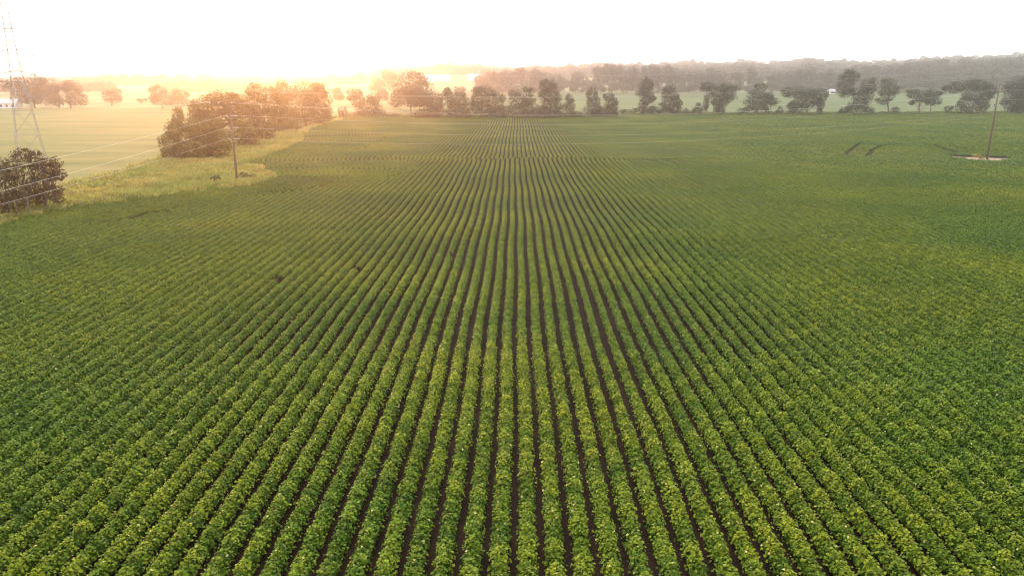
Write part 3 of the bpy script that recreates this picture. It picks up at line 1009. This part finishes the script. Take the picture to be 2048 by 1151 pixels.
def house(px, py, Y, L, W, eave, ridge_, rz, label, wallm, roofm, name='farmhouse'):
    b = at(px, py, Y)
    z = float(terrain(b[0], Y))
    root = bpy.data.objects.new(name, None); COL.objects.link(root)
    root.location = (b[0], Y, z); root.rotation_euler = (0, 0, rz)
    tag(root, label, 'house')
    w = MB()
    w.poly([(-L / 2, -W / 2, 0), (L / 2, -W / 2, 0), (L / 2, W / 2, 0), (-L / 2, W / 2, 0), (-L / 2, -W / 2, eave), (L / 2, -W / 2, eave), (L / 2, W / 2, eave), (-L / 2, W / 2, eave),
            (-L / 2, 0, ridge_ - .1), (L / 2, 0, ridge_ - .1)],
           [(0, 1, 5, 4), (2, 3, 7, 6), (1, 2, 6, 9, 5), (3, 0, 4, 8, 7)])
    w.build('wall', wallm, root)
    r_ = MB(); x = L / 2 + .5; y = W / 2 + .5; e = eave - .15
    r_.poly([(-x, -y, e), (x, -y, e), (x, 0, ridge_), (-x, 0, ridge_), (-x, y, e), (x, y, e), (-x, -y, e + .2), (x, -y, e + .2), (x, 0, ridge_ + .2), (-x, 0, ridge_ + .2), (-x, y, e + .2), (x, y, e + .2)],
            [(0, 3, 2, 1), (3, 4, 5, 2), (6, 7, 8, 9), (9, 8, 11, 10), (0, 1, 7, 6), (5, 4, 10, 11), (0, 6, 9, 3), (3, 9, 10, 4), (1, 2, 8, 7), (2, 5, 11, 8)])
    rf = r_.build('roof', roofm, root)
    ch = MB(); ch.box((L * .2, 0, ridge_ + .5), (.8, .8, 1.6)); ch.build('chimney', M_pole, rf)
    for k in range(4):
        m_ = MB(); m_.box((-L / 2 + L * (k + .5) / 4, -W / 2 - .03, eave * .55), (1.1, .1, 1.3)); m_.build('window', M_dark, root)
    return root


house(16, 214, 418, 12, 8, 2.7, 5.0, .12, 'pale low farmhouse at left edge beyond the pasture, beside the tower leg', M_siding, M_shingle)
house(1663, 182, 676, 4.5, 5, 2.8, 4.4, .2, 'tiny white house at the edge of the wood behind the twin headed tree', M_siding, M_shingle)

# ------------------------------------------------------------------ poles, tower and wires
def pole(base_px, top_px, label, arms, r0=.19):
    b = gp(*base_px)
    t = at(top_px[0], top_px[1], b[1])
    root = bpy.data.objects.new('utility_pole', None); COL.objects.link(root)
    root.location = tuple(b)
    tag(root, label, 'utility pole', 'wooden poles carrying the overhead line')
    tl_ = t - b
    m_ = MB(); m_.tube([(0, 0, -.4), tuple(tl_ * .5), tuple(tl_)], [r0 * 1.1, r0 * .9, r0 * .7], 12)
    m_.build('pole', M_pole, root, True)
    return root, b, tl_


def insulator(mb, p, h=.32, r=.07):
    p = np.array(p, float)
    mb.tube([p, p + [0, 0, h * .25], p + [0, 0, h * .3], p + [0, 0, h * .5], p + [0, 0, h * .55], p + [0, 0, h]], [r * .5, r * .6, r * 1.3, r * .7, r * 1.2, r * .5], 8)


# left pole
lp, lb, lt = pole((475, 369), (459, 205), 'leaning wooden utility pole in rough grass before the thicket', None)
def on(tl_, py_frac): return tl_ * py_frac
Hp = lt[2]
arm = MB(); zt = lt * .985
arm.box((zt[0] - 1.3, zt[1] - .22, zt[2] - .1), (4.2, .12, .14)); arm.build('crossarm', M_pole, lp)
for dx in (-3.0, -1.6, .45):
    i_ = MB(); insulator(i_, (zt[0] + dx, zt[1] - .22, zt[2] - .03)); i_.build('insulator', M_porc, lp, True)
levels = [(460, 232), (463, 256), (465, 278)]
left_att, right_att = [], []
for (lx, ly) in levels:
    p = at(lx, ly, lb[1]) - lb
    for sgn in (-1, 1):
        i_ = MB()
        a = p + np.array([sgn * .15, -.25, 0]); e = p + np.array([sgn * (.55 if sgn < 0 else 1.25), -.3, .12])
        i_.tube([a, a + (e - a) * .3, a + (e - a) * .35, a + (e - a) * .6, a + (e - a) * .65, e], [.03, .03, .09, .05, .08, .03], 8)
        i_.build('insulator', M_porc, lp, True)
        (left_att if sgn < 0 else right_att).append(lb + e)
    j = MB()
    q0, q1 = p + np.array([-.55, -.3, .12]), p + np.array([1.25, -.3, .12])
    j.tube([q0, p + np.array([.1, -.75, -.35]), p + np.array([.8, -.6, -.3]), q1], .013, 6)
    j.build('jumper_wire', M_wire, lp, True)

# right pole
rp, rb, rt = pole((1974, 319), (1999, 170), 'tall leaning wooden utility pole on the bare earth patch at right', None, .2)
zt = at(1996, 184, rb[1]) - rb
arm = MB(); arm.box((zt[0] - .2, zt[1] - .24, zt[2]), (2.6, .12, .14)); arm.build('crossarm', M_pole, rp)
rtop = []
for dx in (-1.3, .95):
    i_ = MB(); insulator(i_, (zt[0] + dx, zt[1] - .24, zt[2] + .07)); i_.build('insulator', M_porc, rp, True)
    rtop.append(rb + zt + np.array([dx, -.24, .4]))
zl = at(1992, 211, rb[1]) - rb
arm = MB(); arm.box((zl[0] + .1, zl[1] - .24, zl[2]), (2.3, .1, .12)); arm.build('crossarm', M_porc, rp)
for dx in (-1.0, 1.15):
    i_ = MB(); i_.tube([zl + [dx, -.24, -.05], zl + [dx, -.24, -1.15]], [.05, .05], 8)
    i_.build('drop_bracket', M_porc, rp, True)
i_ = MB(); i_.tube([zl + [-.45, -.3, .25], zl + [-.45, -.3, -.15]], [.12, .12], 10); i_.build('cutout_fuse', M_bark, rp, True)
i_ = MB(); i_.tube([rt, rt + [0, 0, .8]], [.03, .02], 6); i_.build('lightning_rod', M_steel, rp)


def wire(a, b, sag, label, group, r=.007, n=40):
    a, b = np.array(a, float), np.array(b, float)
    pts = []
    for i in range(n + 1):
        t = i / n
        p = a + (b - a) * t
        p[2] -= sag * 4 * t * (1 - t)
        pts.append(tuple(p))
    m_ = MB(); m_.tube(pts, r, 5)
    o = m_.build('power_line', M_wire, None, True)
    return tag(o, label, 'power line', group)


WLG = 'overhead wires between the two poles'
words = ['upper', 'middle', 'lower']
Yl = rb[1]
rends = [at(1990, 199, Yl), at(1986, 225, Yl), at(1985, 231, Yl)]
mids = [246, 268, 283]
for k in range(3):
    a = right_att[k]; b = rends[k]
    mid_ = (a + b) / 2
    tgt = at(1160, mids[k] , mid_[1])
    wire(a, b, mid_[2] - tgt[2], '%s of the three single wires from the left pole brackets to the right pole' % words[k], WLG)
# pair from pole top to pole top
for k, dx in enumerate((.45, -1.6)):
    a = lb + lt * .985 + np.array([dx, -.22, .3])
    b = rtop[1 - k]
    mid_ = (a + b) / 2
    tgt = at(1160, 228 + 2.2 * k, mid_[1])
    wire(a, b, mid_[2] - tgt[2], ['higher', 'lower'][k] + ' wire of the close pair strung between the two pole tops', WLG)
# continuation to the right, off frame
for k in range(2):
    a = rtop[k]; b = a + np.array([62, -26, 2.0])
    wire(a, b, .7, ['left', 'right'][k] + ' insulator wire running from the right pole top off the right edge', 'wires leaving the right pole')
a = rends[0]; wire(a, a + np.array([60, -10, 2.]), .8, 'single wire leaving the right pole below its crossarm', 'wires leaving the right pole')
a = rends[1]; wire(a, a + np.array([60, 10, .4]), .8, 'lowest wire leaving the right pole towards the right edge', 'wires leaving the right pole')
# three wires coming towards the camera at the left
ends = [(0, 334), (0, 376), (0, 402)]
for k in range(3):
    a = left_att[k]
    e = at(ends[k][0], ends[k][1], 58.)
    b = a + (e - a) * 1.35
    mid_ = e
    wire(a, b, .35, '%s of the three near wires sweeping from the left pole past the vine draped trees' % words[k], 'near wires at the left', r=.008)
for k, dx in enumerate((-1.6, -3.0)):
    a = lb + lt * .985 + np.array([dx, -.22, .3])
    b = at(-60, 190 + 3 * k, 210.)
    wire(a, b, 2.0, ['nearer', 'farther'][k] + ' faint wire leading left from the pole top over the pasture', 'faint wires over the pasture')
# transmission line high behind
for k in range(2):
    a = at(40, 150 + 2 * k, 160.); b = at(2300, 118 + 6 * k, 168.)
    mid_ = (a + b) / 2
    tgt = at(1130, 192 + 2.3 * k, mid_[1])
    wire(a, b, mid_[2] - tgt[2], ['upper', 'lower'][k] + ' wire of the long sagging pair crossing in front of the hedgerow crowns', 'transmission wires from the lattice tower', n=70)
a = at(30, 107, 160.); b = at(2300, 78, 168.); mid_ = (a + b) / 2
wire(a, b, mid_[2] - at(1130, 152, mid_[1])[2], 'topmost thin wire crossing before the far woods', 'transmission wires from the lattice tower', r=.007, n=70)

# lattice tower
def tower():
    Yt = 150.
    c = at(66, 331, Yt); c[2] = 0
    top = at(8, -30, Yt)
    k = np.linalg.norm(at(70, 300, Yt) - at(60, 300, Yt)) / 10
    root = bpy.data.objects.new('lattice_tower', None); COL.objects.link(root)
    root.location = tuple(c)
    tag(root, 'tall thin steel lattice pylon behind the vine draped trees at left', 'lattice tower')
    Ht = top[2]; lean = 0
    def half(z): return np.interp(z, [0, Ht * .55, Ht], [2.5, .85, .4])
    rz = .5
    ca, sa = math.cos(rz), math.sin(rz)
    def P(z, sx, sy):
        h = half(z); x, y = sx * h, sy * h
        return np.array([x * ca - y * sa, x * sa + y * ca, z])
    cor = [(-1, -1), (1, -1), (1, 1), (-1, 1)]
    zs = [0, 5.5, 10.2, 14.2, 17.6, 20.6, 23.4, 26, 28.5, 31, 33.5, 36, 38.5, 41]
    zs = [z for z in zs if z < Ht]
    zs.append(Ht)
    for s in cor:
        m_ = MB(); m_.tube([P(z, *s) for z in zs], .045, 4); m_.build('leg', M_steel, root)
    for f in range(4):
        s0, s1 = cor[f], cor[(f + 1) % 4]
        m_ = MB()
        for i in range(len(zs) - 1):
            m_.tube([P(zs[i], *s0), P(zs[i + 1], *s1)], .028, 4)
            m_.tube([P(zs[i], *s1), P(zs[i + 1], *s0)], .028, 4)
            m_.tube([P(zs[i + 1], *s0), P(zs[i + 1], *s1)], .025, 4)
        m_.build('bracing', M_steel, root)
    for py in (150, 107, 57):
        z = at(30, py, Yt)[2]
        m_ = MB()
        L = 4.2
        for sy in (-.5, .5):
            m_.tube([(-L, 0, z), (0, sy, z + .9), (L, 0, z)], .05, 4)
            m_.tube([(-L, 0, z), (0, sy, z), (L, 0, z)], .06, 4)
        for t in (-.6, -.3, .3, .6):
            m_.tube([(L * t, 0, z), (L * t, 0, z + .9 * (1 - abs(t)))], .035, 4)
        m_.build('crossarm', M_steel, root)
        for sx in (-1, 1):
            i_ = MB(); i_.tube([(sx * L * .97, 0, z), (sx * L * .97, 0, z - 1.5)], .09, 6); i_.build('insulator_string', M_porc, root)


tower()

# ------------------------------------------------------------------ haze: one even volume around everything
x0, x1, y0, y1, z0, z1 = -3300, 3500, -400, 4200, -1.1, 92
hz = MB(); hz.box(((x0 + x1) / 2, (y0 + y1) / 2, (z0 + z1) / 2), (x1 - x0, y1 - y0, z1 - z0))
m, t, out = nodes('haze')
pv = t.nodes.new('ShaderNodeVolumePrincipled')
pv.inputs['Color'].default_value = HAZE_COLOR
pv.inputs['Density'].default_value = HAZE_DENSITY
pv.inputs['Anisotropy'].default_value = HAZE_ANISO
t.links.new(pv.outputs[0], out.inputs['Volume'])
o = hz.build('haze', m)
tag(o, 'pale morning haze thickening towards the skyline', 'haze', kind='stuff')
